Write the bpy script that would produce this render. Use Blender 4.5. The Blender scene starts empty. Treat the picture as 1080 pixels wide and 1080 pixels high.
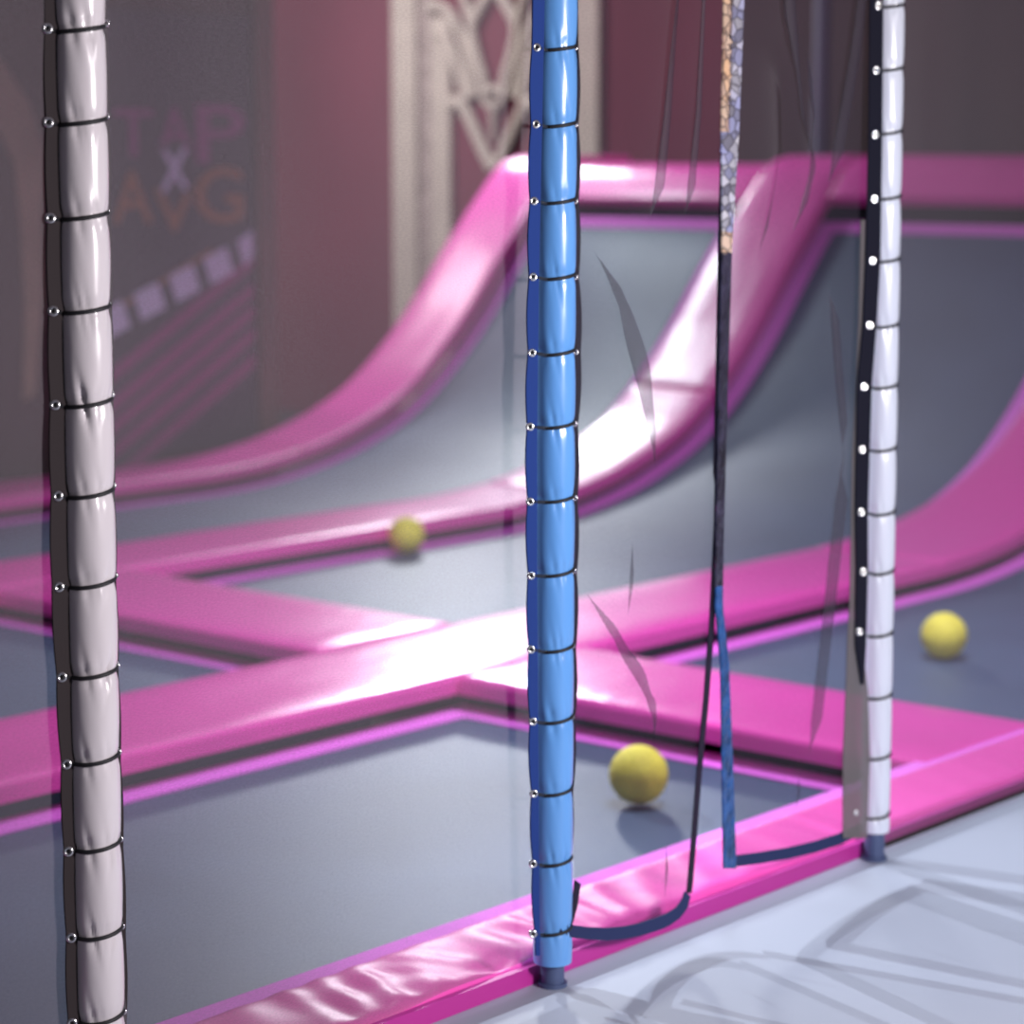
import bpy, bmesh, math, random
from math import sin, cos, pi, exp, sqrt
from mathutils import Vector, Matrix, noise
random.seed(7)
S = bpy.context.scene
COL = S.collection

# ------------------------------------------------------------------ survey of the place
# World axes: X runs along the platform edge, Y across the arena, Z up.  Pad tops are Z = 0.
F = 2570.0
PITCH = math.atan(370 / F)
EYE = 1.6
AZ = math.atan2(2260, 2597)

def ray(x, y):
    r, up = x - 540, 540 - y
    f = F * cos(PITCH) + up * sin(PITCH)
    z = -F * sin(PITCH) + up * cos(PITCH)
    return (r * sin(AZ) + f * cos(AZ), -r * cos(AZ) + f * sin(AZ), z)

def on_z(x, y, z):
    d = ray(x, y); t = (z - EYE) / d[2]
    return Vector((d[0] * t, d[1] * t, z))

def on_y(x, y, Y):
    d = ray(x, y); t = Y / d[1]
    return Vector((d[0] * t, Y, EYE + d[2] * t))

def on_x(x, y, X):
    d = ray(x, y); t = X / d[0]
    return Vector((X, d[1] * t, EYE + d[2] * t))

# ------------------------------------------------------------------ materials
def new_mat(name):
    m = bpy.data.materials.new(name); m.use_nodes = True
    nt = m.node_tree; nt.nodes.clear()
    out = nt.nodes.new('ShaderNodeOutputMaterial')
    return m, nt, out

def srgb(r, g, b):
    f = lambda c: (c / 255 / 12.92) if c <= 10 else ((c / 255 + .055) / 1.055) ** 2.4
    return (f(r), f(g), f(b), 1)

def principled(name, col, rough=.5, metal=0, coat=0, coat_rough=.1, spec=.5, sheen=0,
               bump=None, vary=None):
    """bump = list of (scale, strength, detail, stretch xyz); vary = (scale, amount)"""
    m, nt, out = new_mat(name)
    N, L = nt.nodes, nt.links
    p = N.new('ShaderNodeBsdfPrincipled')
    p.inputs['Base Color'].default_value = col
    p.inputs['Roughness'].default_value = rough
    p.inputs['Metallic'].default_value = metal
    p.inputs['Coat Weight'].default_value = coat
    p.inputs['Coat Roughness'].default_value = coat_rough
    p.inputs['Specular IOR Level'].default_value = spec
    p.inputs['Sheen Weight'].default_value = sheen
    L.new(p.outputs[0], out.inputs[0])
    tc = N.new('ShaderNodeTexCoord')
    if vary:
        n = N.new('ShaderNodeTexNoise'); n.inputs['Scale'].default_value = vary[0]
        n.inputs['Detail'].default_value = 5
        L.new(tc.outputs['Object'], n.inputs['Vector'])
        r = N.new('ShaderNodeValToRGB')
        a = vary[1]
        r.color_ramp.elements[0].position = .3; r.color_ramp.elements[1].position = .7
        r.color_ramp.elements[0].color = (col[0] * (1 - a), col[1] * (1 - a), col[2] * (1 - a), 1)
        r.color_ramp.elements[1].color = (min(1, col[0] * (1 + a)), min(1, col[1] * (1 + a)), min(1, col[2] * (1 + a)), 1)
        L.new(n.outputs[0], r.inputs[0]); L.new(r.outputs[0], p.inputs['Base Color'])
    prev = None
    for (sc, st, det, stretch) in (bump or []):
        mp = N.new('ShaderNodeMapping'); mp.inputs['Scale'].default_value = stretch
        L.new(tc.outputs['Object'], mp.inputs['Vector'])
        n = N.new('ShaderNodeTexNoise'); n.inputs['Scale'].default_value = sc
        n.inputs['Detail'].default_value = det
        L.new(mp.outputs[0], n.inputs['Vector'])
        b = N.new('ShaderNodeBump'); b.inputs['Strength'].default_value = st
        b.inputs['Distance'].default_value = .02
        L.new(n.outputs[0], b.inputs['Height'])
        if prev: L.new(prev.outputs[0], b.inputs['Normal'])
        prev = b
    if prev: L.new(prev.outputs[0], p.inputs['Normal'])
    return m

def net_material(name, col, cover):
    """fine knotless netting: threads thinner than a millimetre, so a share of every spot is hole"""
    m, nt, out = new_mat(name)
    N, L = nt.nodes, nt.links
    tc = N.new('ShaderNodeTexCoord')
    mp = N.new('ShaderNodeMapping'); mp.inputs['Scale'].default_value = (1, 3, 1)
    L.new(tc.outputs['UV'], mp.inputs[0])
    n = N.new('ShaderNodeTexNoise'); n.inputs['Scale'].default_value = 130; n.inputs['Detail'].default_value = 2
    L.new(mp.outputs[0], n.inputs['Vector'])
    r = N.new('ShaderNodeMapRange')
    r.inputs['From Min'].default_value = .3; r.inputs['From Max'].default_value = .7
    r.inputs['To Min'].default_value = cover * .82; r.inputs['To Max'].default_value = min(1, cover * 1.18)
    L.new(n.outputs[0], r.inputs[0])
    d = N.new('ShaderNodeBsdfPrincipled'); d.inputs['Base Color'].default_value = col
    d.inputs['Roughness'].default_value = .6
    t = N.new('ShaderNodeBsdfTransparent')
    mix = N.new('ShaderNodeMixShader')
    L.new(r.outputs[0], mix.inputs[0]); L.new(t.outputs[0], mix.inputs[1]); L.new(d.outputs[0], mix.inputs[2])
    L.new(mix.outputs[0], out.inputs[0])
    return m

M = {}
M['pink'] = principled('pink_vinyl', (.86, .075, .46, 1), .30, coat=.3, coat_rough=.2,
                       bump=[(7, .10, 3, (1, 1, 1)), (2.2, .25, 2, (1, 2.5, 1))])
M['pink_soft'] = principled('creased_pink_vinyl', (.86, .085, .46, 1), .40, spec=.5)
M['pink_shaded'] = principled('pink_vinyl_shaded', (.50, .03, .30, 1), .5)  # pink vinyl darkened in its colour for the pad side in shade
M['magenta'] = principled('magenta_webbing', (.84, .15, .78, 1), .7)
M['bed'] = principled('trampoline_weave', (.070, .098, .175, 1), .47, spec=.42,
                      vary=(2.2, .10), bump=[(260, .12, 1, (1, 1, 1)), (1.1, .10, 3, (1, 1, 1))])
M['white_vinyl'] = principled('white_vinyl', (.72, .67, .70, 1), .27, coat=.5, coat_rough=.15)
M['pale_vinyl'] = principled('pale_vinyl', (.74, .78, .88, 1), .32, coat=.4, coat_rough=.2)
M['blue_vinyl'] = principled('blue_vinyl', (.13, .36, .78, 1), .30, coat=.4, coat_rough=.18)
M['cord'] = principled('black_elastic', (.012, .012, .015, 1), .6)
M['steel'] = principled('nickel_eyelet', (.85, .85, .86, 1), .22, metal=1)
M['pole'] = principled('dark_steel_pole', (.08, .11, .22, 1), .45, metal=.2)
M['band_brown'] = principled('dark_border_tape', (.035, .028, .030, 1), .85, spec=.12)
M['band_navy'] = principled('navy_border_tape', (.018, .045, .20, 1), .85, spec=.12)
M['band_black'] = principled('black_border_tape', (.012, .012, .022, 1), .85, spec=.12)
M['tape_navy'] = principled('navy_binding', (.022, .032, .10, 1), .7, spec=.2)
M['tape_blue'] = principled('blue_binding', (.02, .08, .25, 1), .32, bump=[(45, .5, 2, (1, 1, 1))], vary=(38, .5))
M['tape_soft'] = principled('soft_dark_binding', (.022, .018, .034, 1), .8, spec=.15)
M['tape_dark'] = principled('dark_binding', (.03, .026, .05, 1), .25, coat=.5, bump=[(40, .6, 2, (1, 1, .5))], vary=(30, .6))
M['net'] = net_material('black_netting', (.18, .155, .18, 1), .34)
M['net_door'] = net_material('door_netting', (.045, .035, .055, 1), .34)
M['net_dense'] = net_material('hem_netting', (.17, .15, .15, 1), .75)
M['yellow'] = principled('yellow_foam', (.93, .76, .08, 1), .7, bump=[(90, .25, 2, (1, 1, 1))], vary=(14, .12))
M['mat_floor'] = principled('pale_platform_mat', (.37, .40, .485, 1), .55, spec=.3, vary=(1.2, .04))
M['seam'] = principled('mat_seam', (.24, .28, .40, 1), .6)
M['under'] = principled('dark_concrete', (.03, .028, .035, 1), .9)
M['maroon'] = principled('maroon_wall', (.17, .022, .05, 1), .7, vary=(.8, .15))
M['brown_wall'] = principled('brown_wall', (.07, .042, .044, 1), .75, vary=(.7, .2))
M['shade_teal'] = principled('dark_teal_shade_wall', (.02, .04, .05, 1), .6)  # for the added unseen wall that shades the white post
M['wood'] = principled('brown_trim', (.16, .085, .07, 1), .6, vary=(3, .2))
M['cream'] = principled('cream_fretwork', (.62, .60, .50, 1), .6, vary=(6, .06))
M['cream_bead'] = principled('cream_beading', (.40, .36, .32, 1), .7, vary=(22, .5))
M['greyblue'] = principled('grey_blue_steel', (.16, .17, .23, 1), .5)
M['p_dark'] = principled('poster_ground', (.058, .055, .072, 1), .8, vary=(2, .12))
M['p_pink'] = principled('poster_pink', (.32, .05, .24, 1), .8)
M['p_orange'] = principled('poster_orange', (.36, .16, .07, 1), .8)
M['p_pale'] = principled('poster_pale', (.75, .76, .95, 1), .8)
M['p_mag'] = principled('poster_stripe', (.34, .05, .22, 1), .8)
M['p_grey'] = principled('poster_stripe_grey', (.10, .075, .11, 1), .8)
M['tan'] = principled('tan_paint', (.32, .23, .16, 1), .8, vary=(3, .25))

def glint_mat(name, cols):
    """crinkled tape: glints painted as coloured cells, parted by dark lines"""
    m, nt, out = new_mat(name)
    N, L = nt.nodes, nt.links
    p = N.new('ShaderNodeBsdfPrincipled'); p.inputs['Roughness'].default_value = .4
    p.inputs['Metallic'].default_value = .2
    tc = N.new('ShaderNodeTexCoord')
    mp = N.new('ShaderNodeMapping'); mp.inputs['Scale'].default_value = (.6, .6, .8)
    L.new(tc.outputs['Object'], mp.inputs[0])
    v = N.new('ShaderNodeTexVoronoi'); v.inputs['Scale'].default_value = 52
    L.new(mp.outputs[0], v.inputs['Vector'])
    r = N.new('ShaderNodeValToRGB'); e = r.color_ramp.elements
    e[0].position, e[0].color = 0, cols[0]; e[1].position, e[1].color = 1, cols[-1]
    for k, c in enumerate(cols[1:-1]): e.new((k + 1) / (len(cols) - 1)).color = c
    s = N.new('ShaderNodeSeparateXYZ'); L.new(v.outputs['Color'], s.inputs[0]); L.new(s.outputs[0], r.inputs[0])
    v2 = N.new('ShaderNodeTexVoronoi'); v2.feature = 'DISTANCE_TO_EDGE'; v2.inputs['Scale'].default_value = 52
    L.new(mp.outputs[0], v2.inputs['Vector'])
    mr = N.new('ShaderNodeMapRange'); mr.inputs['From Min'].default_value = -.05; mr.inputs['From Max'].default_value = .14
    L.new(v2.outputs['Distance'], mr.inputs[0])
    mx = N.new('ShaderNodeMix'); mx.data_type = 'RGBA'; mx.inputs[6].default_value = (.05, .04, .05, 1)
    L.new(mr.outputs[0], mx.inputs[0]); L.new(r.outputs[0], mx.inputs[7]); L.new(mx.outputs[2], p.inputs['Base Color'])
    b = N.new('ShaderNodeBump'); b.inputs['Strength'].default_value = .6; b.inputs['Distance'].default_value = .006
    L.new(v2.outputs['Distance'], b.inputs['Height']); L.new(b.outputs[0], p.inputs['Normal'])
    L.new(p.outputs[0], out.inputs[0])
    return m
M['gold'] = glint_mat('warm_glint_tape', [(.95, .55, .28, 1), (.90, .66, .50, 1), (.55, .34, .24, 1), (.95, .72, .52, 1)])  # warm lamp reflections on the edge tape, put into its colour
M['silver'] = glint_mat('pale_glint_tape', [(.62, .60, .66, 1), (.20, .19, .24, 1), (.45, .46, .72, 1), (.80, .76, .78, 1)])  # white and bluish reflections on the same tape, put into its colour

# ------------------------------------------------------------------ mesh helpers
class MB:
    def __init__(s): s.v, s.f, s.uv = [], [], None
    def grid(s, rows, close_u=False):
        b = len(s.v); nr, nc = len(rows), len(rows[0])
        for r in rows: s.v.extend([tuple(p) for p in r])
        for i in range(nr - 1):
            for j in range(nc if close_u else nc - 1):
                k = (j + 1) % nc
                s.f.append((b + i * nc + j, b + i * nc + k, b + (i + 1) * nc + k, b + (i + 1) * nc + j))
        return b
    def box(s, lo, hi):
        b = len(s.v)
        for z in (lo[2], hi[2]):
            for (x, y) in ((lo[0], lo[1]), (hi[0], lo[1]), (hi[0], hi[1]), (lo[0], hi[1])): s.v.append((x, y, z))
        s.f += [tuple(b + i for i in q) for q in ((3, 2, 1, 0), (4, 5, 6, 7), (0, 1, 5, 4), (1, 2, 6, 5), (2, 3, 7, 6), (3, 0, 4, 7))]
    def tube(s, pts, rad, n=8, closed=False, flat=1.0, up=None):
        pts = [Vector(p) for p in pts]; m = len(pts); rows = []
        for i, p in enumerate(pts):
            if closed: t = pts[(i + 1) % m] - pts[i - 1]
            else: t = pts[min(i + 1, m - 1)] - pts[max(i - 1, 0)]
            t.normalize()
            a = Vector(up) if up else (Vector((0, 0, 1)) if abs(t.z) < .9 else Vector((1, 0, 0)))
            e1 = a.cross(t); e1.normalize(); e2 = t.cross(e1)
            r = rad[i] if isinstance(rad, (list, tuple)) else rad
            rows.append([p + e1 * (r * cos(2 * pi * k / n)) + e2 * (r * flat * sin(2 * pi * k / n)) for k in range(n)])
        if closed: rows.append(rows[0])
        b = s.grid(rows, True)
        if not closed:
            s.f.append(tuple(b + k for k in reversed(range(n))))
            s.f.append(tuple(b + (m - 1) * n + k for k in range(n)))
    def torus(s, c, axis, R, r, n=16, k=8):
        axis = Vector(axis).normalized()
        e1 = axis.orthogonal().normalized(); e2 = axis.cross(e1); c = Vector(c)
        s.tube([c + e1 * (R * cos(2 * pi * i / n)) + e2 * (R * sin(2 * pi * i / n)) for i in range(n)], r, k, True, up=axis)
    def ribbon(s, a, b, thick, nrm):
        """strip between polylines a and b with a real thickness along nrm"""
        nrm = Vector(nrm).normalized() * thick * .5
        rows = []
        for p, q in zip(a, b):
            p, q = Vector(p), Vector(q)
            rows.append([p - nrm, q - nrm, q + nrm, p + nrm])
        base = s.grid(rows, True)
        n = len(rows)
        s.f.append((base + 3, base + 2, base + 1, base)); e = base + (n - 1) * 4
        s.f.append((e, e + 1, e + 2, e + 3))
    def build(s, name, mat, parent=None, smooth=True, fix=True):
        me = bpy.data.meshes.new(name)
        me.from_pydata(s.v, [], s.f); me.materials.append(mat)
        if s.uv:
            l = me.uv_layers.new(name='UVMap')
            for lp in me.loops: l.data[lp.index].uv = s.uv[lp.vertex_index]
        if fix:
            bm = bmesh.new(); bm.from_mesh(me)
            bmesh.ops.recalc_face_normals(bm, faces=bm.faces); bm.to_mesh(me); bm.free()
        if smooth:
            me.shade_smooth()
            try: me.set_sharp_from_angle(angle=math.radians(50))
            except Exception: pass
        o = bpy.data.objects.new(name, me); COL.objects.link(o)
        if parent: o.parent = parent; o.matrix_parent_inverse = Matrix.Translation(-parent.location)
        return o

def tag(o, label=None, cat=None, group=None, kind=None):
    if label: o['label'] = label
    if cat: o['category'] = cat
    if group: o['group'] = group
    if kind: o['kind'] = kind
    return o

def thing(name, label, cat, loc, group=None):
    o = bpy.data.objects.new(name, None); COL.objects.link(o)
    o.location = loc; o.empty_display_size = .1
    return tag(o, label, cat, group)

# ------------------------------------------------------------------ quarter-pipe profile
KN = [(-6, 0), (8.2, 0), (8.6, .004), (9.03, .04), (9.55, .155), (9.94, .315), (10.43, .69), (10.85, 1.14),
      (11.15, 1.44), (11.32, 1.585), (11.46, 1.625), (11.7, 1.63), (12.1, 1.63)]
def slope(i):
    if i == 0 or i == len(KN) - 1: return 0
    (x0, z0), (x1, z1), (x2, z2) = KN[i - 1:i + 2]
    a, b = (z1 - z0) / (x1 - x0), (z2 - z1) / (x2 - x1)
    if a * b <= 0: return 0
    return (a * (x2 - x1) + b * (x1 - x0)) / (x2 - x0)
SL = [slope(i) for i in range(len(KN))]
def prof(u):
    for i in range(len(KN) - 1):
        if u <= KN[i + 1][0] or i == len(KN) - 2:
            x0, z0 = KN[i]; x1, z1 = KN[i + 1]; h = x1 - x0; t = (u - x0) / h
            z = (2*t**3-3*t*t+1)*z0 + (t**3-2*t*t+t)*h*SL[i] + (-2*t**3+3*t*t)*z1 + (t**3-t*t)*h*SL[i+1]
            d = ((6*t*t-6*t)*z0 + (3*t*t-4*t+1)*h*SL[i] + (6*t-6*t*t)*z1 + (3*t*t-2*t)*h*SL[i+1]) / h
            return z, d
def on_profile(u, v, off):
    z, d = prof(u)
    L = sqrt(1 + d * d)
    return Vector((u - off * d / L, v, z + off / L))

def samples(a, b, step, r):
    xs = [a, a + r * .08, a + r * .3, a + r * .6, a + r]
    n = max(2, int((b - a - 2 * r) / step))
    xs += [a + r + (b - a - 2 * r) * i / n for i in range(1, n)]
    xs += [b - r, b - r * .6, b - r * .3, b - r * .08, b]
    return xs

def slab(u0, u1, v0, v1, top=0.0, thick=.06, r=.022, step_u=.12, step_v=.12, wrinkle=None):
    """a padded slab lying on the profile, rounded along its top edges"""
    us, vs = samples(u0, u1, step_u, r), samples(v0, v1, step_v, r)
    m = MB(); rows = []
    for u in us:
        row = []
        for v in vs:
            d = min(u - u0, u1 - u, v - v0, v1 - v)
            e = 0 if d >= r else r - sqrt(max(0, r * r - (r - d) ** 2))
            w = wrinkle(u, v) * min(1, d / (2 * r) + .15) if wrinkle else 0
            row.append(on_profile(u, v, top - e + w))
        rows.append(row)
    base = m.grid(rows)
    nu, nv = len(us), len(vs)
    ring = [(i, 0) for i in range(nu)] + [(nu - 1, j) for j in range(1, nv)] + \
           [(i, nv - 1) for i in range(nu - 2, -1, -1)] + [(0, j) for j in range(nv - 2, 0, -1)]
    lowb = len(m.v)
    for (i, j) in ring: m.v.append(tuple(on_profile(us[i], vs[j], top - thick)))
    n = len(ring)
    for k in range(n):
        a = base + ring[k][0] * nv + ring[k][1]; k2 = (k + 1) % n
        b = base + ring[k2][0] * nv + ring[k2][1]
        m.f.append((a, b, lowb + k2, lowb + k))
    # underside as a coarse strip
    for i in range(nu - 1):
        a, b = lowb + i, lowb + i + 1
        def far(ii):  # index in ring of (ii, nv-1)
            return (nu - 1) + (nv - 1) + (nu - 1 - ii)
        m.f.append((a, lowb + far(i), lowb + far(i + 1), b))
    return m

def pad_wrinkle(seed, amp, freq=9, skew=0.0):
    def w(u, v):
        q = Vector(((u + skew * v) * freq, v * 1.6, seed))
        return amp * (noise.noise(q) + .5 * noise.noise(q * 2.3 + Vector((4, 1, 2))))
    return w

PADS = []
def pad(name, label, u0, u1, v0, v1, top=0.0, thick=.06, r=.022, wr=None, step_u=.12, step_v=.1, mat='pink', group='pink vinyl pads'):
    o = slab(u0, u1, v0, v1, top, thick, r, step_u, step_v, wr).build(name, M[mat])
    tag(o, label, 'pad', group)
    PADS.append(o)
    return o

A2 = (5.06, 5.67); A3 = (7.43, 7.96); A4 = (9.46, 9.95)
B = (5.55, 6.17)

# front edge pad, creased
def front_wr(u, v):
    near = .35 + exp(-((u - 3.5) / .7) ** 2)
    wob = noise.noise(Vector((u * 3.1, v * 1.6, 1.7)))
    ph = (u - .35 * (v - 3.1) + .13 * wob) / .125
    a = .5 + .5 * noise.noise(Vector((u * 6.5, v * 1.5, 8.2)))
    fold = (.5 + .5 * sin(2 * pi * ph)) ** 1.6 * a
    n2 = noise.noise(Vector(((u + .5 * (v - 3.2)) * 17, v * 1.8, 9.1)))
    pucker = exp(-(((u - 3.55) / .05) ** 2 + ((v - 3.12) / .04) ** 2))
    return .0095 * near * fold + .005 * near * n2 - .025 * pucker
fp = thing('edge_pad', 'creased glossy pink pad along the pale platform under the net posts', 'pad', (5, 3.2, 0), 'pink vinyl pads')
slab(1.2, 9.5, 3.10, 3.345, 0.0, .045, .02, .018, .016, front_wr).build('cover', M['pink_soft'], fp)
fl = MB(); fl.ribbon([(1.2, 3.335, -.006), (9.5, 3.335, -.006)], [(1.2, 3.392, -.008), (9.5, 3.392, -.008)], .006, (0, 0, 1))
tag(fl.build('webbing_edge', M['magenta'], fp), 'matte magenta webbing edge')
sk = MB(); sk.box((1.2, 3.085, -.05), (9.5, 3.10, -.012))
sk.build('skirt', M['pink_shaded'], fp)

pad('walkway_pad', 'flat pink pad crossing the middle, whitest with glare, behind the large front trampoline',
    2.0, 8.45, A2[0], A2[1], wr=pad_wrinkle(1, .004, 5))
pad('ramp_pad', 'pink pad curving up at the right edge beside the pale post', 8.455, 12.0, A2[0], A2[1], wr=pad_wrinkle(2, .003, 5))
pad('walkway_pad', 'flat pink pad running just behind the farthest yellow ball', 3.5, 8.95, A3[0], A3[1], wr=pad_wrinkle(3, .004, 5))
pad('ramp_pad', 'lower piece of the curved pink pad between the two ramps, up to its seam',
    8.955, 10.12, A3[0], A3[1], wr=pad_wrinkle(4, .004, 6), step_u=.06)
pad('ramp_pad', 'upper piece of the curved pink pad between the two ramps, above its seam',
    10.125, 12.0, A3[0], A3[1], wr=pad_wrinkle(5, .004, 7), step_u=.06)
pad('walkway_pad', 'farthest flat pink pad, low along the poster wall', 4.5, 9.15, A4[0], A4[1], wr=pad_wrinkle(6, .003, 5))
pad('ramp_pad', 'long pink pad sweeping up the far ramp edge in front of the cream fretwork',
    9.155, 12.0, A4[0], A4[1], wr=pad_wrinkle(7, .004, 6), step_u=.06)
pad('cross_pad', 'pink pad joining two walkways left of centre, in front of the farthest ball',
    B[0], B[1] + .03, A2[1] + .005, A3[0] - .005, wr=pad_wrinkle(8, .004, 6))
pad('cross_pad', 'pink pad behind the nearest ball, between front and right trampolines',
    B[0], B[1], 3.35, A2[0] - .005, wr=pad_wrinkle(9, .004, 6), step_v=.05)
pad('rim_pad', 'pink rim pad topping the far ramp beside the blue post, shining white',
    11.13, 12.0, A3[1] + .005, A4[0] - .005, top=-.05, wr=pad_wrinkle(10, .003, 5), step_u=.04)
pad('rim_pad', 'pink rim pad topping the dark ramp right of the pale post', 11.12, 12.0, A2[1] + .005, A3[0] - .005,
    wr=pad_wrinkle(11, .003, 5), step_u=.04)

# ------------------------------------------------------------------ trampolines
BED = -.12
def trampoline(label, u0, u1, v0, v1):
    t = thing('trampoline', label, 'trampoline', ((u0 + min(u1, 8.2)) / 2, (v0 + v1) / 2, BED), 'trampoline beds')
    slab(u0, u1, v0, v1, BED, .008, .004, .07, .2).build('jumping_bed', M['bed'], t)
    w = .115; e = BED + .004
    m = MB()
    def strip(a0, a1, b0, b1):
        us = [a0 + (a1 - a0) * i / max(1, int((a1 - a0) / .08)) for i in range(max(1, int((a1 - a0) / .08)) + 1)]
        m.ribbon([on_profile(u, b0, e) for u in us], [on_profile(u, b1, e) for u in us], .004, (0, 0, 1))
    strip(u0, u1, v1 - w, v1); strip(u0, u1, v0, v0 + w)
    strip(u0, u0 + w, v0 + w, v1 - w); we = .05 if u1 > 9 else .13
    strip(u1 - we, u1, v0 + w, v1 - w)
    m.build('border_webbing', M['magenta'], t)
    for y0, y1 in ((v0 - .05, v0 - .01), (v1 + .01, v1 + .05)):
        fr = MB(); fr.box((u0 - .05, y0, -.30), (min(u1, 8.1) + .05, y1, BED - .03))
        fr.build('frame_rail', M['pole'], t)
    return t
trampoline('large front grey trampoline between white post and blue post', 1.4, 5.635, 3.40, 5.105)
trampoline('grey trampoline at right with a yellow ball, beyond the pale post', 6.20, 11.06, 3.40, 5.105)
trampoline('grey trampoline at the left edge, behind the white post', 2.5, 5.635, 5.62, 7.475)
trampoline('grey trampoline under the farthest ball, rising as a dark ramp behind the net doorway', 6.22, 11.06, 5.705, 7.475)
trampoline('farthest grey trampoline sweeping up into the tall ramp left of the blue post', 4.5, 11.06, 7.985, 9.505)

# ------------------------------------------------------------------ balls
def ball(label, x, y, back=99):
    c = on_z(x, y, BED); r = .08
    c = Vector((c.x + .01, min(c.y + .01, back), BED + r + .004))
    m = MB(); rows = []
    for i in range(33):
        th = pi * i / 32
        rows.append([(c.x + r * sin(th) * cos(2*pi*j/48) + 1e-6*j, c.y + r * sin(th) * sin(2*pi*j/48), c.z + r * cos(th)) for j in range(48)])
    m.grid(rows, True)
    o = m.build('ball', M['yellow'])
    o.data.transform(Matrix.Translation(-c)); o.location = c
    return tag(o, label, 'ball', 'yellow foam balls')
ball('nearest yellow foam ball, seen through the net doorway right of blue post', 674, 850)
ball('farthest and smallest yellow foam ball, against the middle pink walkway pad', 413, 582, A3[0] - .083)
ball('yellow foam ball at right, beyond the pale post', 996, 696)

# ------------------------------------------------------------------ posts
VP = 3.052
def interp(tab, y):
    if y <= tab[0][0]:
        a, b = tab[0], tab[1]
    elif y >= tab[-1][0]:
        a, b = tab[-2], tab[-1]
    else:
        for a, b in zip(tab, tab[1:]):
            if a[0] <= y <= b[0]: break
    t = (y - a[0]) / (b[0] - a[0])
    return [p + (q - p) * t for p, q in zip(a[1:], b[1:])]

def make_post(label, foot_px, top_px, rad, vinyl, bands_px, seed, pad_bottom, eyes, eye_y):
    """bands_px: (x, y) of cords on the post axis"""
    a = on_y(*foot_px, VP); b = on_y(*top_px, VP)
    ux = lambda z: a.x + (b.x - a.x) * (z - a.z) / (b.z - a.z)
    zb = [on_y(x, y, VP - rad * .6).z for x, y in bands_px]
    gap = zb[0] - zb[1]
    z = zb[0] + gap
    while z < 2.55: zb.insert(0, z); z += gap
    z = zb[-1] - gap
    while z > pad_bottom + .05: zb.append(z); z -= gap
    t = thing('net_post', label, 'post', (ux(-.05), VP, -.05), 'padded net posts')
    pl = MB(); pl.tube([(ux(-.05), VP, -.05), (ux(2.6), VP, 2.6)], .024, 20); pl.build('pole', M['pole'], t)
    fo = MB(); fo.tube([(ux(-.05), VP, -.05), (ux(-.05), VP, -.042)], .030, 20); fo.build('foot_collar', M['pole'], t)
    # foam sleeve, pinched by every cord
    rnd = random.Random(seed)
    m = MB(); rows = []; n = 64
    zs = []
    lv = sorted(zb)
    marks = [pad_bottom] + lv + [2.55]
    for z0, z1 in zip(marks, marks[1:]):
        for i in range(16): zs.append(z0 + (z1 - z0) * i / 16)
    zs.append(2.55)
    ph = {zz: [(rnd.choice((5, 7, 9, 11)), rnd.uniform(0, 6.28), rnd.uniform(.4, 1)) for _ in range(4)] for zz in lv}
    creases = {zz: [(pi * 1.5 + rnd.uniform(-1.1, 1.1), rnd.uniform(.07, .12), rnd.uniform(.6, 1.0)) for _ in range(5)]
               + [(pi * 1.22 + rnd.uniform(-.05, .05), .11, 1.2), (pi * 1.5 + rnd.uniform(-.1, .1), .08, 1.)] for zz in lv}
    for z in zs:
        near = min(lv, key=lambda q: abs(q - z)); dz = z - near
        seg = [q for q in marks if q <= z]; lo = seg[-1]; hi = min([q for q in marks if q > z] or [2.55 + .1])
        tt = (z - lo) / max(1e-6, hi - lo)
        bulge = .035 * sin(pi * tt)
        pinch = .085 * exp(-(dz / .009) ** 2)
        row = []
        for k in range(n):
            th = 2 * pi * k / n
            w = 0
            env = exp(-abs(dz) / .019) * (1 - exp(-(dz / .004) ** 2))
            for (f, p, g) in ph[near]: w += .016 * g * cos(f * th + p + dz * 30)
            for (c, wd, g) in creases[near]:
                c2 = c + dz * 6 * (1 if c > 4.7 else -1) * .8
                d = (th - c2 + pi) % (2 * pi) - pi
                w += -.12 * g * exp(-(d / wd) ** 2)
            slow = .012 * noise.noise(Vector((cos(th) * 1.5, sin(th) * 1.5, z * 7 + seed)))
            r = rad * (1 + bulge - pinch + w * env + slow)
            row.append((ux(z) + r * cos(th), VP + r * sin(th), z))
        rows.append(row)
    base = m.grid(rows, True)
    m.f.append(tuple(base + k for k in reversed(range(n))))
    m.f.append(tuple(base + (len(rows) - 1) * n + k for k in range(n)))
    m.build('foam_sleeve', M[vinyl], t)
    ev = [on_y(x, y, eye_y - .006) for x, y in eyes]
    for zz in lv:
        c = MB(); rr = rad * .925 + .0018
        pts = []
        for k in range(26):
            th = pi * .92 + (pi * 1.16) * k / 25
            pts.append((ux(zz) + rr * cos(th), VP + rr * sin(th), zz + .006 * cos(th) + .0005))
        near = min(ev, key=lambda q: abs(q.z - zz))
        if abs(near.z - zz) < .03:
            pts = [Vector(q) for q in pts]
            keep = [q for q in pts if q.x > near.x + .012 and q.y < eye_y + .03]
            first = keep[0]
            pts = [near, near.lerp(first, .5) + Vector((0, -.003, 0))] + keep
        c.tube(pts, .0036, 8); c.build('lacing_cord', M['cord'], t)
    return t, ux, lv

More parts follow.
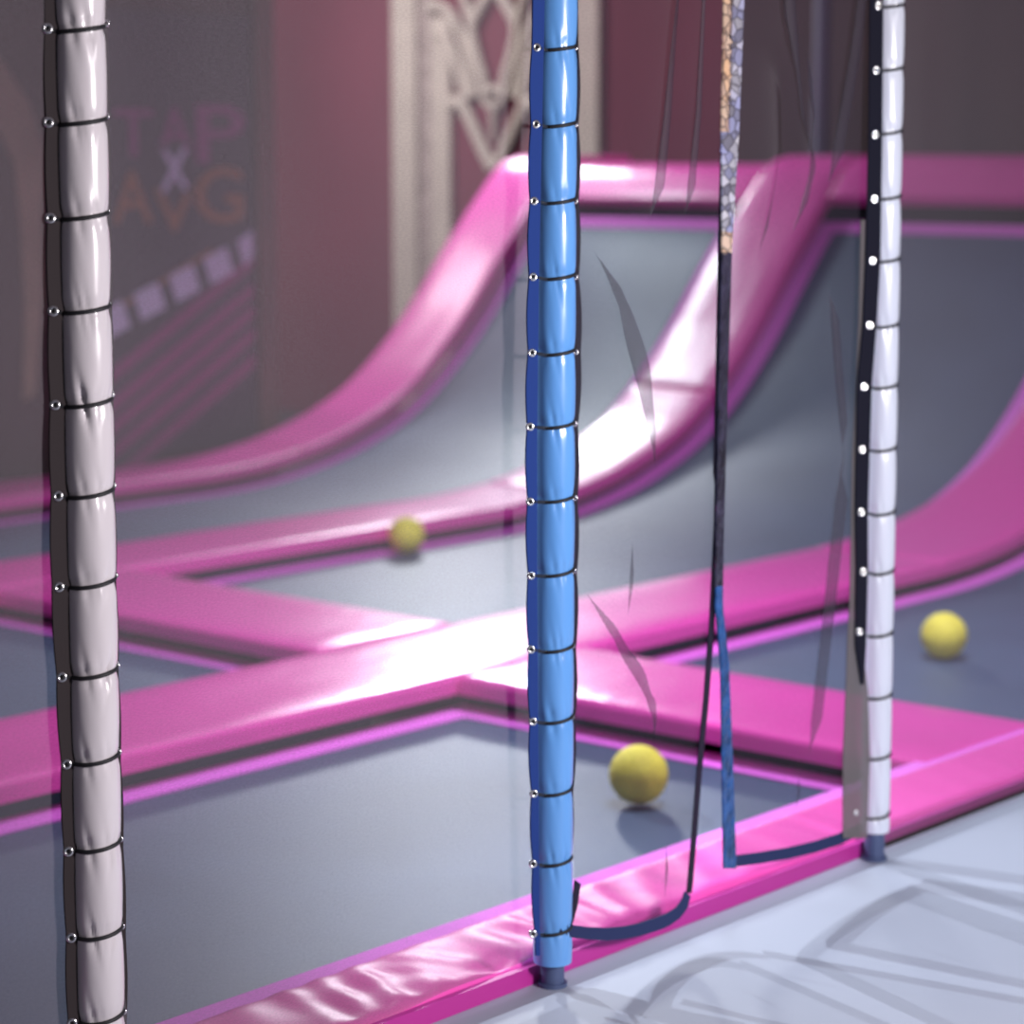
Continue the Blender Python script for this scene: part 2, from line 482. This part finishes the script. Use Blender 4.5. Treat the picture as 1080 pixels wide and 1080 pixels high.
white_b = [(83, 30), (81, 128), (82, 228), (84, 327), (88, 426), (89, 522), (92, 617), (95, 712), (98, 803), (99, 895), (102, 987), (103, 1077)]
blue_b = [(586, y) for y in (50, 131, 212, 292, 372, 449, 527, 605, 685, 760, 836, 910, 983)]
pale_b = [(938, y) for y in (5, 72, 139, 208, 274, 343, 407, 473, 540, 602, 667, 732, 795, 857)]
WEYE = [(50, 30), (51, 129), (53, 230), (56, 328), (58, 427), (61, 523), (62, 619), (65, 714), (70, 806), (72, 898), (75, 989), (76, 1079)]
BEYE = [(566, 50), (565, 131), (563, 212), (562, 292), (561, 372), (559, 450), (559, 529), (560, 607), (560, 685), (562, 761), (563, 837), (562, 911), (562, 985)]
PEYE = [(926, 6), (924, 74), (923, 142), (922, 210), (920, 275), (917, 343), (911, 408), (909, 474), (908, 540), (910, 603), (906, 666)]
wp, wux, wz = make_post('white padded net post laced with black cord, nearest the camera at left',
                        (105, 1075), (83, 30), .0405, 'white_vinyl', white_b, 3, 0.0, WEYE, VP + .004)
bp, bux, bz = make_post('bright blue padded net post laced with black cord, at left of the net doorway',
                        (583, 985), (587, 50), .0385, 'blue_vinyl', blue_b, 5, .0, BEYE, 3.020)
pp, pux, pz = make_post('pale padded net post at the right of the net doorway', (923, 857), (938, 5), .034, 'pale_vinyl', pale_b, 9, .02, PEYE, 3.012)

# ------------------------------------------------------------------ nets
def net_sheet(name, mat, parent, fu, nu, nz, z0f, z1, vf):
    """fu(s, z) -> x ; z0f(s) -> lowest z ; vf(s, z) -> y"""
    m = MB(); rows = []; uv = []
    for i in range(nz + 1):
        row = []
        for j in range(nu + 1):
            s = j / nu; zl = z0f(s); z = zl + (z1 - zl) * (i / nz)
            row.append((fu(s, z), vf(s, z), z)); 
            uv.append((s * abs(fu(1, z1) - fu(0, z1)), z))
        rows.append(row)
    m.grid(rows); m.uv = uv
    return m.build(name, M[mat], parent, fix=False)

def border(parent, name, mat, tab, Y, zs_eye, ytop=-330, ybot=None, scallop=0.0, bands=None, eyelet_x=None, eye_r=.0062, bulge_left=True, part_label=None):
    """a border tape on the net beside a post.  tab rows: (y, x_left, x_right) in survey pixels, plane Y"""
    ys = []
    y = ytop
    yb = ybot
    while y < yb: ys.append(y); y += 6
    ys.append(yb)
    L_, R_ = [], []
    for y in ys:
        xl, xr = interp(tab, y)
        if scallop and bands:
            up = [q for q in bands if q <= y]; dn = [q for q in bands if q > y]
            if up and dn:
                tt = (y - up[-1]) / (dn[0] - up[-1]); k = scallop * sin(pi * tt)
                if bulge_left: xl -= k
                else: xr += k
        L_.append(on_y(xl, y, Y)); R_.append(on_y(xr, y, Y))
    m = MB(); m.ribbon(L_, R_, .003, (0, 1, 0))
    o = m.build(name, M[mat], parent)
    if part_label: o['label'] = part_label
    if eyelet_x:
        for (x, y) in eyelet_x:
            c = on_y(x, y, Y - .004)
            e = MB(); e.torus(c, (-.6, -.8, .1), eye_r, eye_r * .55); e.build('eyelet', M['steel'], o)
    return o

NV = 3.068
TOPZ = 2.55
# panel left of the white post
np1 = thing('safety_net', 'dark net panel at the left edge, laced to the left of the white post', 'net', (1.4, NV, 0), 'net panels between the posts')
net_sheet('netting', 'net', np1, lambda s, z: 1.0 + s * (wux(z) - .01 - 1.0), 40, 60, lambda s: .01, TOPZ,
          lambda s, z: NV + .012 * sin(9 * s + 1.3 * z) + .008 * sin(17 * s - 2.1 * z))
border(np1, 'border_tape', 'band_brown', [(30, 47, 62), (230, 50, 66), (430, 53, 70), (620, 55, 76), (810, 65, 81), (985, 70, 86), (1080, 72, 88)],
       VP + .004, None, ybot=1170, scallop=1.6, bands=[b[1] for b in white_b],
       eyelet_x=WEYE, eye_r=.0058)
# panel between white and blue post
np2 = thing('safety_net', 'dark net panel stretched between the white post and the blue post', 'net', (3.0, NV, 0), 'net panels between the posts')
net_sheet('netting', 'net', np2, lambda s, z: wux(z) + .035 + s * (bux(z) - wux(z) - .04), 60, 60, lambda s: .012, TOPZ,
          lambda s, z: NV + .010 * sin(8 * s + 1.1 * z) + .006 * sin(19 * s + 2.3 * z))
border(np2, 'border_tape', 'band_brown', [(30, 106, 113), (230, 109, 116), (430, 112, 119), (620, 115, 122), (810, 120, 127), (985, 125, 132), (1080, 126, 133)],
       NV + .012, None, ybot=1190, scallop=1.5, bands=[b[1] for b in white_b], bulge_left=False,
       eyelet_x=[(112, b[1] - 6 + (b[1] > 500) * -3 + .0) if b[1] < 400 else (117 + (b[1] - 426) * .02, b[1] - 10) for b in white_b], eye_r=.004)
border(np2, 'border_tape', 'band_navy', [(50, 561, 573), (290, 558, 568), (450, 556, 566), (605, 557, 566), (760, 559, 567), (910, 562, 568), (985, 564, 569)],
       3.020, None, ybot=1008, scallop=2, bands=[b[1] for b in blue_b],
       eyelet_x=BEYE,
       eye_r=.0056, part_label='navy blue border tape with metal eyelets')
# panel right of the pale post
np3 = thing('safety_net', 'dark net panel at the right edge, beyond the pale post', 'net', (6, NV, 0), 'net panels between the posts')
net_sheet('netting', 'net', np3, lambda s, z: pux(z) + .012 + s * 2.2, 40, 60, lambda s: -.04, TOPZ,
          lambda s, z: NV + .012 * sin(7 * s + 1.5 * z))
bt = MB(); bt.ribbon([(pux(-.04) + .02, NV, -.04), (7.1, NV, -.04)], [(pux(-.04) + .02, NV, -.028), (7.1, NV, -.028)], .003, (0, 1, 0))
bt.build('hem_tape', M['band_brown'], np3)
bs = MB(); bs.ribbon([(pux(z) + .024, NV, z) for z in (-.045, .1, .6, 1.2, 2.5)], [(pux(z) + .036, NV, z) for z in (-.045, .1, .6, 1.2, 2.5)], .003, (0, 1, 0))
bs.build('border_tape', M['band_brown'], np3)

# ---- the two door flaps
def pleats(x, z, table):
    """table: list of polylines [(z, x)], each with amplitude and width -> shift and depth"""
    dx = dy = 0
    for (line, amp, wd, z0, z1) in table:
        if z < z0 or z > z1: continue
        lz = sorted(line)
        xc = interp([(p[0], p[1]) for p in lz], z)[0]
        q = (x - xc) / wd
        if abs(q) > 4: continue
        fade = min(1, (z - z0) / .12, (z1 - z) / .12)
        g = exp(-q * q / 2) * fade
        dx += -amp * q * g * wd
        dy += -.9 * wd * g
    return dx, dy

def px_line(pts, Y): return [(on_y(x, y, Y).z, on_y(x, y, Y).x) for x, y in pts]

FV = 3.025
LEDGE = [(-400, 776), (0, 770), (250, 764), (400, 761), (560, 757), (660, 752), (740, 746), (800, 740), (900, 732), (940, 728.5), (958, 725), (969, 716), (976, 706)]
lz = sorted([(on_y(x, y, FV).z, on_y(x, y, FV).x) for y, x in LEDGE])
def lf_right(z): return interp(lz, z)[0]
LB = [(590, 985), (604, 989), (622, 991), (640, 992), (660, 990), (675, 987), (690, 982.5), (700, 979), (706, 976)]
lb = [(on_y(x, y, FV).x, on_y(x, y, FV).z) for x, y in LB]
xl0, xr0 = lb[0][0], lb[-1][0]
lf_top_left = on_y(609, 0, FV).x
LLE = sorted([(on_y(x, y, FV).z, on_y(x, y, FV).x) for x, y in ((608, -400), (608, 250), (607, 600), (604, 860), (606, 930), (603, 950), (595, 970), (590, 985))])
def lf_left(z): return interp(LLE, z)[0]
folds_L = [
    (px_line([(612, 250), (628, 275), (640, 300), (650, 325), (657, 355), (665, 385), (676, 430), (684, 470), (688, 510)], FV), 2.9, 0.018, on_y(688, 510, FV).z, on_y(612, 240, FV).z),
    (px_line([(650, 330), (663, 400), (670, 440), (682, 500)], FV), 2.5, 0.013, on_y(682, 500, FV).z, on_y(650, 320, FV).z),
    (px_line([(610, 612), (628, 640), (640, 660), (655, 690), (668, 712), (680, 735), (686, 760), (685, 800)], FV), 3.0, 0.018, on_y(685, 800, FV).z, on_y(608, 605, FV).z),
    (px_line([(655, 690), (668, 730), (684, 790)], FV), 2.3, 0.013, on_y(684, 790, FV).z, on_y(655, 680, FV).z),
    (px_line([(662, 560), (658, 650)], FV), 2.2, 0.013, on_y(658, 680, FV).z, on_y(662, 540, FV).z),
    (px_line([(700, 870), (698, 960)], FV), 2.0, 0.013, on_y(698, 975, FV).z, on_y(700, 860, FV).z),
    (px_line([(700, 0), (690, 120), (672, 260)], FV), 1.9, 0.043, on_y(672, 260, FV).z, TOPZ),
    (px_line([(735, -60), (728, 120), (716, 260)], FV), 1.9, 0.040, on_y(716, 260, FV).z, TOPZ),
]
lf = thing('net_door_flap', 'left net door flap beside the blue post, rounded navy hem at its bottom corner', 'net door', (xl0, FV, 0), 'net door flaps')
def lf_bottom(s):
    x = xl0 + (xr0 - xl0) * s
    return interp(lb, x)[0]
class Flap:
    def __init__(s, left, right, folds, wav): s.l, s.r, s.fo, s.w = left, right, folds, wav
    def pos(s, t, z):
        a, b = s.l(z), s.r(z); x = a + (b - a) * t
        dx, dy = pleats(x, z, s.fo)
        e = min(1, t / .06, (1 - t) / .06)
        return x + dx * e, dy * e + s.w(t, z)
LF = Flap(lf_left, lf_right, folds_L, lambda t, z: FV + .010 * sin(7 * t + z * 2) * min(1, z + .1))
net_sheet('netting', 'net_door', lf, lambda s, z: LF.pos(s, z)[0], 260, 220, lf_bottom, TOPZ, lambda s, z: LF.pos(s, z)[1])
# bottom hem tape
up = [(x, z + .026) for x, z in lb]
# hem follows bottom curve then the round corner up the free edge
hem_out = [on_y(x, y, FV - .006) for x, y in LB] + [on_y(x, y, FV - .006) for x, y in ((711, 972.5), (716, 969), (721, 963), (725, 957), (728, 945))]
hem_in = [on_y(x, y, FV - .006) for x, y in ((592, 972), (606, 976), (622, 978), (640, 978.5), (658, 977), (673, 974), (687, 969.5), (697, 966), (703, 963.5), (708, 960.5), (713, 957), (717, 952), (720, 947), (722, 940))]
h = MB(); h.ribbon(hem_out, hem_in, .003, (0, 1, 0)); tag(h.build('hem_tape', M['tape_navy'], lf), 'navy bottom hem tape')
ys = list(range(-330, 946, 12))
e1 = [on_y(interp(LEDGE, y)[0] - (4 if y > 500 else 6), y, FV - .004) for y in ys]
e2 = [on_y(interp(LEDGE, y)[0] + (1 if y > 500 else 4), y, FV + .008) for y in ys]
h = MB(); h.ribbon(e1, e2, .003, (-.4, 1, 0)); h.build('edge_tape', M['tape_soft'], lf)
border(lf, 'border_tape', 'band_black', [(50, 603, 609.5), (290, 603, 610), (372, 603, 612), (450, 602, 609), (605, 601, 608), (760, 600, 606), (860, 596, 603)], NV + .012, None,
       ybot=950, scallop=2, bands=[b[1] for b in blue_b], bulge_left=False,
       eyelet_x=[(606.5, y) for y in (50, 131, 212, 292)] + [(607, 371), (606, 447), (606, 525), (605, 602), (604, 681), (603, 756), (600, 832), (597, 906)], eye_r=.0042)
tie = MB(); tie.ribbon([on_y(x, y, FV) for x, y in ((606, 928), (604, 950), (597, 968), (588, 985))], [on_y(x, y, FV) for x, y in ((612, 932), (609, 954), (603, 976), (600, 990))], .003, (0, 1, 0))
tie.build('corner_tie', M['tape_soft'], lf)

# right flap
RV = 3.03
REDGE = [(-400, 782), (0, 773), (250, 766), (400, 762), (560, 758), (640, 757), (700, 763), (800, 766), (915, 769)]
rz = sorted([(on_y(x, y, RV).z, on_y(x, y, RV).x) for y, x in REDGE])
def rf_left(z): return interp(rz, z)[0]
RR = [(-400, 926), (0, 921), (140, 918), (275, 915), (407, 907), (540, 906), (602, 908), (665, 903), (795, 905), (882, 908)]
rr = sorted([(on_y(x, y, RV).z, on_y(x, y, RV).x) for y, x in RR])
def rf_right(z): return interp(rr, z)[0]
RBp = [(768, 915), (800, 911), (830, 906), (860, 899), (885, 891), (908, 880)]
rb = [(on_y(x, y, RV).x, on_y(x, y, RV).z) for x, y in RBp]
def rf_bottom(s):
    return interp(rb, rb[0][0] + (rb[-1][0] - rb[0][0]) * s)[0]
folds_R = [
    (px_line([(885, 480), (878, 540), (871, 590), (864, 650), (857, 710), (850, 780), (846, 815)], RV), 2.6, 0.029, on_y(846, 815, RV).z, on_y(886, 470, RV).z),
    (px_line([(868, 300), (876, 400), (884, 480)], RV), 1.8, 0.035, on_y(884, 500, RV).z, on_y(868, 280, RV).z),
    (px_line([(840, 800), (834, 870)], RV), 2.1, 0.022, on_y(834, 880, RV).z, on_y(840, 790, RV).z),
    (px_line([(815, -40), (822, 60), (832, 170), (826, 260)], RV), 2.1, 0.040, on_y(826, 270, RV).z, TOPZ),
    (px_line([(905, -40), (893, 60), (880, 130), (866, 210)], RV), 2.1, 0.040, on_y(866, 220, RV).z, TOPZ),
    (px_line([(845, 40), (850, 120), (842, 230)], RV), 2.0, 0.031, on_y(842, 240, RV).z, on_y(845, 20, RV).z),
    (px_line([(800, 60), (806, 160), (790, 300)], RV), 1.9, 0.026, on_y(790, 300, RV).z, on_y(800, 40, RV).z),
]
rf = thing('net_door_flap', 'right net door flap beside the pale post, blue taped free edge', 'net door', (rb[0][0], RV, 0), 'net door flaps')
RF = Flap(rf_left, rf_right, folds_R, lambda t, z: RV + .008 * sin(6 * t + z * 1.7) * min(1, z + .1))
net_sheet('netting', 'net_door', rf, lambda s, z: RF.pos(s, z)[0], 260, 220, rf_bottom, TOPZ, lambda s, z: RF.pos(s, z)[1])
# free edge tape: crinkled with painted reflections above, dark, then blue below
def edge_piece(name, mat, y0, y1, wl, wr, label, crinkle=0):
    ys = [y0 + (y1 - y0) * i / max(2, int((y1 - y0) / 5)) for i in range(max(2, int((y1 - y0) / 5)) + 1)]
    a, b = [], []
    for i, y in enumerate(ys):
        x = interp(REDGE, y)[0]
        k = crinkle * noise.noise(Vector((i * .9, y0, 0)))
        f = (y - y0) / (y1 - y0)
        l = wl[0] + (wl[1] - wl[0]) * f; r = wr[0] + (wr[1] - wr[0]) * f
        a.append(on_y(x - l + k * 120, y, RV - .016 + k)); b.append(on_y(x + r + k * 90, y, RV - .010 - k))
    m = MB(); m.ribbon(a, b, .004, (-.3, 1, .05))
    o = m.build(name, M[mat], rf)
    if label: o['label'] = label
edge_piece('glint_tape', 'gold', -330, 140, (13, 8.5), (-1, 1), 'crinkled edge tape, warm glints painted on', .008)
edge_piece('glint_tape', 'silver', -330, 140, (0, 0), (15, 9.5), 'crinkled edge tape, pale glints painted on', .008)
edge_piece('glint_tape', 'silver', 139, 245, (8.5, 4.5), (9.5, 6), 'crinkled edge tape, pale glints painted on', .008)
edge_piece('glint_tape', 'gold', 244, 268, (4.5, 4), (6, 5), 'crinkled edge tape, warm glints painted on', .004)
edge_piece('edge_tape', 'tape_dark', 266, 620, (4.5, 3), (5.5, 4.5), 'dark glossy upper edge tape', .003)
edge_piece('edge_tape', 'tape_blue' if 'tape_blue' in M else 'tape_navy', 618, 916, (2, 6), (4.5, 7), 'blue lower edge tape', .004)
h = MB(); h.ribbon([on_y(x, y, RV - .006) for x, y in RBp], [on_y(x, y - 12, RV - .006) for x, y in RBp], .003, (0, 1, 0))
tag(h.build('hem_tape', M['tape_navy'], rf), 'navy bottom hem tape')
border(rf, 'border_tape', 'band_black', [(5, 917, 931), (140, 916, 930), (275, 913, 928), (343, 910, 924), (407, 904, 919), (473, 903, 917), (540, 902, 915), (602, 903, 915), (680, 902, 913), (720, 908, 911)],
       3.012, None, ybot=722, eyelet_x=PEYE, eye_r=.0062,
       part_label='black border tape with metal eyelets')
border(rf, 'gathered_hem', 'net_dense', [(230, 908, 914), (340, 906, 912), (480, 899, 904), (600, 897, 903), (640, 896, 904), (670, 894, 908), (730, 892, 915), (800, 889, 917), (882, 889, 914)],
       3.018, None, ytop=232, ybot=884, eyelet_x=[(903, 857)], eye_r=.0045, part_label='see-through gathered hem')

# ------------------------------------------------------------------ the setting
pf = MB(); pf.box((-3, -4, -.20), (9.5, 3.085, -.05)); tag(pf.build('floor', M['mat_floor'], smooth=False), kind='structure', label='pale blue-grey padded platform floor')
uf = MB(); uf.box((-3, 3.085, -.40), (16, 20, -.30)); tag(uf.build('floor_pit', M['under'], smooth=False), kind='structure')
WX = 13.0
w = MB(); w.box((WX, 9.42, -.3), (WX + .2, 20, 4.6)); tag(w.build('wall_far', M['maroon'], smooth=False), kind='structure')
w = MB(); w.box((WX, 2.0, -.3), (WX + .2, 9.415, 4.6)); tag(w.build('wall_right', M['brown_wall'], smooth=False), kind='structure')
LW = 10.25
for y0, y1, zt in ((3.0, 7.43, 1.562), (7.435, 9.9, 1.512)):
    w = MB(); w.box((11.47, y0, -.3), (12.2, y1, zt)); tag(w.build('ramp_support', M['under'], smooth=False), kind='structure')
w = MB(); w.box((.1, .75, -.3), (.3, LW + .1, 4.0)); tag(w.build('shade_wall', M['shade_teal'], smooth=False), kind='structure')  # unseen wall, added to darken the left side of the white post
w = MB(); w.box((2.0, LW, -.3), (9.555, LW + .15, 4.0)); tag(w.build('wall_left', M['brown_wall'], smooth=False), kind='structure')
w = MB(); w.box((9.555, LW - .03, -.3), (9.69, LW + .17, 4.0)); tag(w.build('trim_1', M['wood'], smooth=False), kind='structure')

# fretwork on the far wall
fw = thing('fretwork_panel', 'cream fretwork panel with tulip motif on the maroon wall', 'wall panel', (WX - .02, 11.5, -.2))
FX = WX - .045
def bar(name, x0, x1, mat, zlo=-.2, zhi=3.6, d=.04):
    a, b = on_x(x0, 100, FX).y, on_x(x1, 100, FX).y
    m = MB(); m.box((WX - .003 - d, min(a, b), zlo), (WX - .003, max(a, b), zhi))
    return m.build(name, M[mat], fw, smooth=False)
bar('stile', 415, 440, 'cream', d=.06); bar('beading', 440.2, 455, 'cream_bead', d=.03); bar('stile', 455.2, 475, 'cream', zhi=2.62, d=.05)
bar('stile', 609, 632, 'cream', d=.06); bar('beading', 594, 608.8, 'cream_bead', d=.03); bar('stile', 570, 593.8, 'cream', zhi=2.62, d=.05)
def smooth_line(pts, n=6):
    out = []
    for i in range(len(pts) - 1):
        p0, p1, p2, p3 = (Vector(pts[max(0, min(len(pts) - 1, i + k))]) for k in (-1, 0, 1, 2))
        for j in range(n):
            t = j / n
            out.append(.5 * (2*p1 + (p2-p0)*t + (2*p0-5*p1+4*p2-p3)*t*t + (3*p1-p0-3*p2+p3)*t**3))
    out.append(Vector(pts[-1])); return out
CX = 520.5
def flourish(name, pts, wpx):
    for mir in (0, 1):
        q = [(2 * CX - x, y) if mir else (x, y) for x, y in pts]
        m = MB(); m.tube([on_x(p[0], p[1], FX) for p in smooth_line([Vector((a, b)) for a, b in q])], wpx * .0044, 10, flat=.6, up=(1, 0, 0))
        m.build(name, M['cream'], fw)
flourish('petal', [(450, 9), (462, 6), (475, 15), (485, 35), (492, 60), (498, 92), (500, 102)], 9)
flourish('petal', [(455, 40), (462, 34), (472, 42), (481, 65), (488, 92), (492, 106)], 10)
flourish('petal', [(519, -14), (508, 4), (497, 28), (501, 55), (508, 80), (511, 98)], 10)
flourish('petal', [(478, -40), (486, -14), (492, 8), (497, 28)], 9)
flourish('pendant', [(473, 110), (484, 108), (491, 118), (500, 137), (509, 158), (519, 178)], 11)
m = MB(); m.tube([on_x(520.5 + 10 * cos(a * .3), 103 + 9 * sin(a * .3), FX) for a in range(21)], .03, 10, True, up=(1, 0, 0)); m.build('rosette', M['cream'], fw)
m = MB(); m.tube([on_x(520, 112, FX), on_x(520, 150, FX)], [.03, .018], 10, up=(1, 0, 0)); m.build('stem', M['cream'], fw)

# wall poster
ps = thing('poster', 'dark wall poster of pink and orange lettering above diagonal stripes', 'poster', (9.2, LW - .01, .9))
PY = LW - .012
def wpt(x, y): 
    p = on_y(x, y, PY); return p.x, p.z
b0 = wpt(60, 478); b1 = wpt(264, -10)
m = MB(); m.box((8.12, PY, .0), (9.535, LW - .001, 2.4)); m.build('board', M['p_dark'], ps, smooth=False)
def letter(ch, x0, y0, x1, y1, mat):
    cu = bpy.data.curves.new('t', 'FONT'); cu.body = ch; cu.extrude = .002; cu.offset = .012
    o = bpy.data.objects.new('t', cu); COL.objects.link(o)
    dg = bpy.context.evaluated_depsgraph_get(); me = bpy.data.meshes.new_from_object(o.evaluated_get(dg))
    bpy.data.objects.remove(o)
    xs = [v.co.x for v in me.vertices]; ys = [v.co.y for v in me.vertices]
    a, c = wpt(x0, y1), wpt(x1, y0)
    for v in me.vertices:
        fx = (v.co.x - min(xs)) / (max(xs) - min(xs)); fy = (v.co.y - min(ys)) / (max(ys) - min(ys))
        v.co = Vector((a[0] + (c[0] - a[0]) * fx, PY - .004 + v.co.z, a[1] + (c[1] - a[1]) * fy))
    me.name = 'lettering'; me.materials.clear(); me.materials.append(M[mat])
    q = bpy.data.objects.new('lettering', me); COL.objects.link(q); q.parent = ps
    q.matrix_parent_inverse = Matrix.Translation(-ps.location)
letter('T', 120, 115, 160, 165, 'p_pink'); letter('A', 166, 113, 202, 160, 'p_pink'); letter('P', 207, 111, 257, 172, 'p_pink')
letter('X', 166, 153, 201, 205, 'p_pale')
letter('A', 118, 180, 160, 236, 'p_orange'); letter('V', 162, 198, 204, 246, 'p_orange'); letter('G', 206, 176, 256, 236, 'p_orange')
# diagonal stripes and squares, drawn on the poster
ox, oz = wpt(120, 338); ex, ez = wpt(262, 264)
dx, dz = ex - ox, ez - oz; ln = sqrt(dx * dx + dz * dz); dx, dz = dx / ln, dz / ln
def quad(m, s0, s1, n0, n1, dy):
    pts = []
    for s_, n_ in ((s0, n0), (s1, n0), (s1, n1), (s0, n1)):
        x = ox + dx * s_ - dz * n_; z = oz + dz * s_ + dx * n_
        pts.append((min(9.525, max(8.13, x)), z))
    b = len(m.v)
    for y in (PY - dy, PY - .0005):
        for x, z in pts: m.v.append((x, y, z))
    m.f += [tuple(b + i for i in q) for q in ((0, 1, 2, 3), (4, 7, 6, 5), (0, 4, 5, 1), (1, 5, 6, 2), (2, 6, 7, 3), (3, 7, 4, 0))]
sq = MB()
for k in range(-3, 5):
    c = k * ln / 3.9
    quad(sq, c - .092, c + .092, -.075, .08, .004)
sq.build('checker_squares', M['p_pale'], ps, smooth=False)
st = MB()
for n_ in (-.16, -.33, -.46, -.60, -.76): quad(st, -1.0, 1.35, n_ - .045, n_ + .03, .003)
st.build('diagonal_stripes', M['p_mag'], ps, smooth=False)
sg = MB(); quad(sg, -1.0, 1.35, -.85, -.11, .0015); sg.build('stripe_ground', M['p_grey'], ps, smooth=False)
so = MB(); quad(so, -.6, .8, .085, .11, .003); so.build('orange_rule', M['p_orange'], ps, smooth=False)

# tan painted swirl on the wall left of the white post
mu = MB()
pts = [(on_y(x, y, LW)) for x, y in ((-60, 20), (-20, 70), (10, 115), (30, 165), (42, 230), (40, 320), (30, 420))]
wd = [.10, .12, .12, .10, .07, .06, .04]
pts = [Vector((min(p.x, 7.97), LW - .004, p.z)) for p in pts]
mu.ribbon([p + Vector((-w, 0, -w * .3)) for p, w in zip(pts, wd)], [p + Vector((w, 0, w * .3)) for p, w in zip(pts, wd)], .006, (0, 1, 0))
# a pole standing behind the ramp
pc = on_x(866, 100, 12.5)
po = MB(); po.tube([(12.5, pc.y, -.3), (12.5, pc.y, 3.6)], .05, 16); tag(po.build('steel_pole', M['greyblue']), 'grey-blue steel pole standing behind the ramp, left of the pale post', 'pole')
tag(mu.build('painted_mural', M['tan']), 'tan curved swirl painted on the brown wall at the left edge', 'mural')

# ------------------------------------------------------------------ light
def area(name, loc, target, size, power, col, spread=150):
    l = bpy.data.lights.new(name, 'AREA'); l.energy = power; l.color = col; l.size = size; l.spread = math.radians(spread)
    o = bpy.data.objects.new(name, l); COL.objects.link(o); o.location = loc
    o.rotation_euler = (Vector(target) - Vector(loc)).to_track_quat('-Z', 'Y').to_euler()
def spot(name, loc, target, power, col, ang=40, blend=.4, rad=.08):
    l = bpy.data.lights.new(name, 'SPOT'); l.energy = power; l.color = col; l.spot_size = math.radians(ang); l.spot_blend = blend; l.shadow_soft_size = rad
    o = bpy.data.objects.new(name, l); COL.objects.link(o); o.location = loc
    o.rotation_euler = (Vector(target) - Vector(loc)).to_track_quat('-Z', 'Y').to_euler()

area('ceiling_lamp_far', (12.4, 11.2, 3.3), (5, 5.2, 0), .6, 95, (.90, .95, 1), 110)
area('ceiling_lamp_ramp', (10.6, 10.2, 3.4), (10.8, 8.6, .9), .5, 30, (.8, .97, 1), 130)
area('front_lamp', (3.5, -.3, 1.7), (3.6, 3.0, 1.0), .45, 88, (1, .94, .96))
area('fill_light_middle', (5.6, 3.7, 4.7), (6.6, 5.0, 0), 1.4, 125, (.84, .90, 1), 95)  # added overhead fill that lifts beds, balls and webbing
area('wall_fill', (9.8, 12.6, 4.3), (13, 11.6, 1.4), 1.0, 85, (1, .85, .9), 120)  # added fill to brighten the maroon wall and fretwork
spot('stage_lamp_back', (3.3, 9.8, 3.7), (4.35, 2.0, 0), 2300, (.86, .93, 1), 19, .6, .02)
spot('stage_lamp_side', (6.4, 9.8, 3.7), (4.35, 2.0, 0), 1900, (.9, .93, 1), 19, .6, .02)
spot('blue_stage_lamp', (2.9, .6, 2.6), (4.7, 3.06, .6), 60, (.35, .6, 1), 44, .7, .1)

W = bpy.data.worlds.new('hall'); W.use_nodes = True; S.world = W
W.node_tree.nodes['Background'].inputs[0].default_value = (.55, .48, .58, 1)
W.node_tree.nodes['Background'].inputs[1].default_value = .22

# ------------------------------------------------------------------ camera
cam = bpy.data.cameras.new('camera'); co = bpy.data.objects.new('camera', cam); COL.objects.link(co)
cam.sensor_width = 36; cam.lens = 36 * F / 1080
co.location = (0, 0, EYE)
co.rotation_euler = (pi / 2 - PITCH, 0, AZ - pi / 2)
cam.dof.use_dof = True; cam.dof.focus_distance = 4.25; cam.dof.aperture_fstop = 2.6
cam.clip_start = .05
S.camera = co
S.view_settings.view_transform = 'Standard'; S.view_settings.look = 'None'
S.view_settings.exposure = 0; S.view_settings.gamma = 1; S.view_settings.use_curve_mapping = False
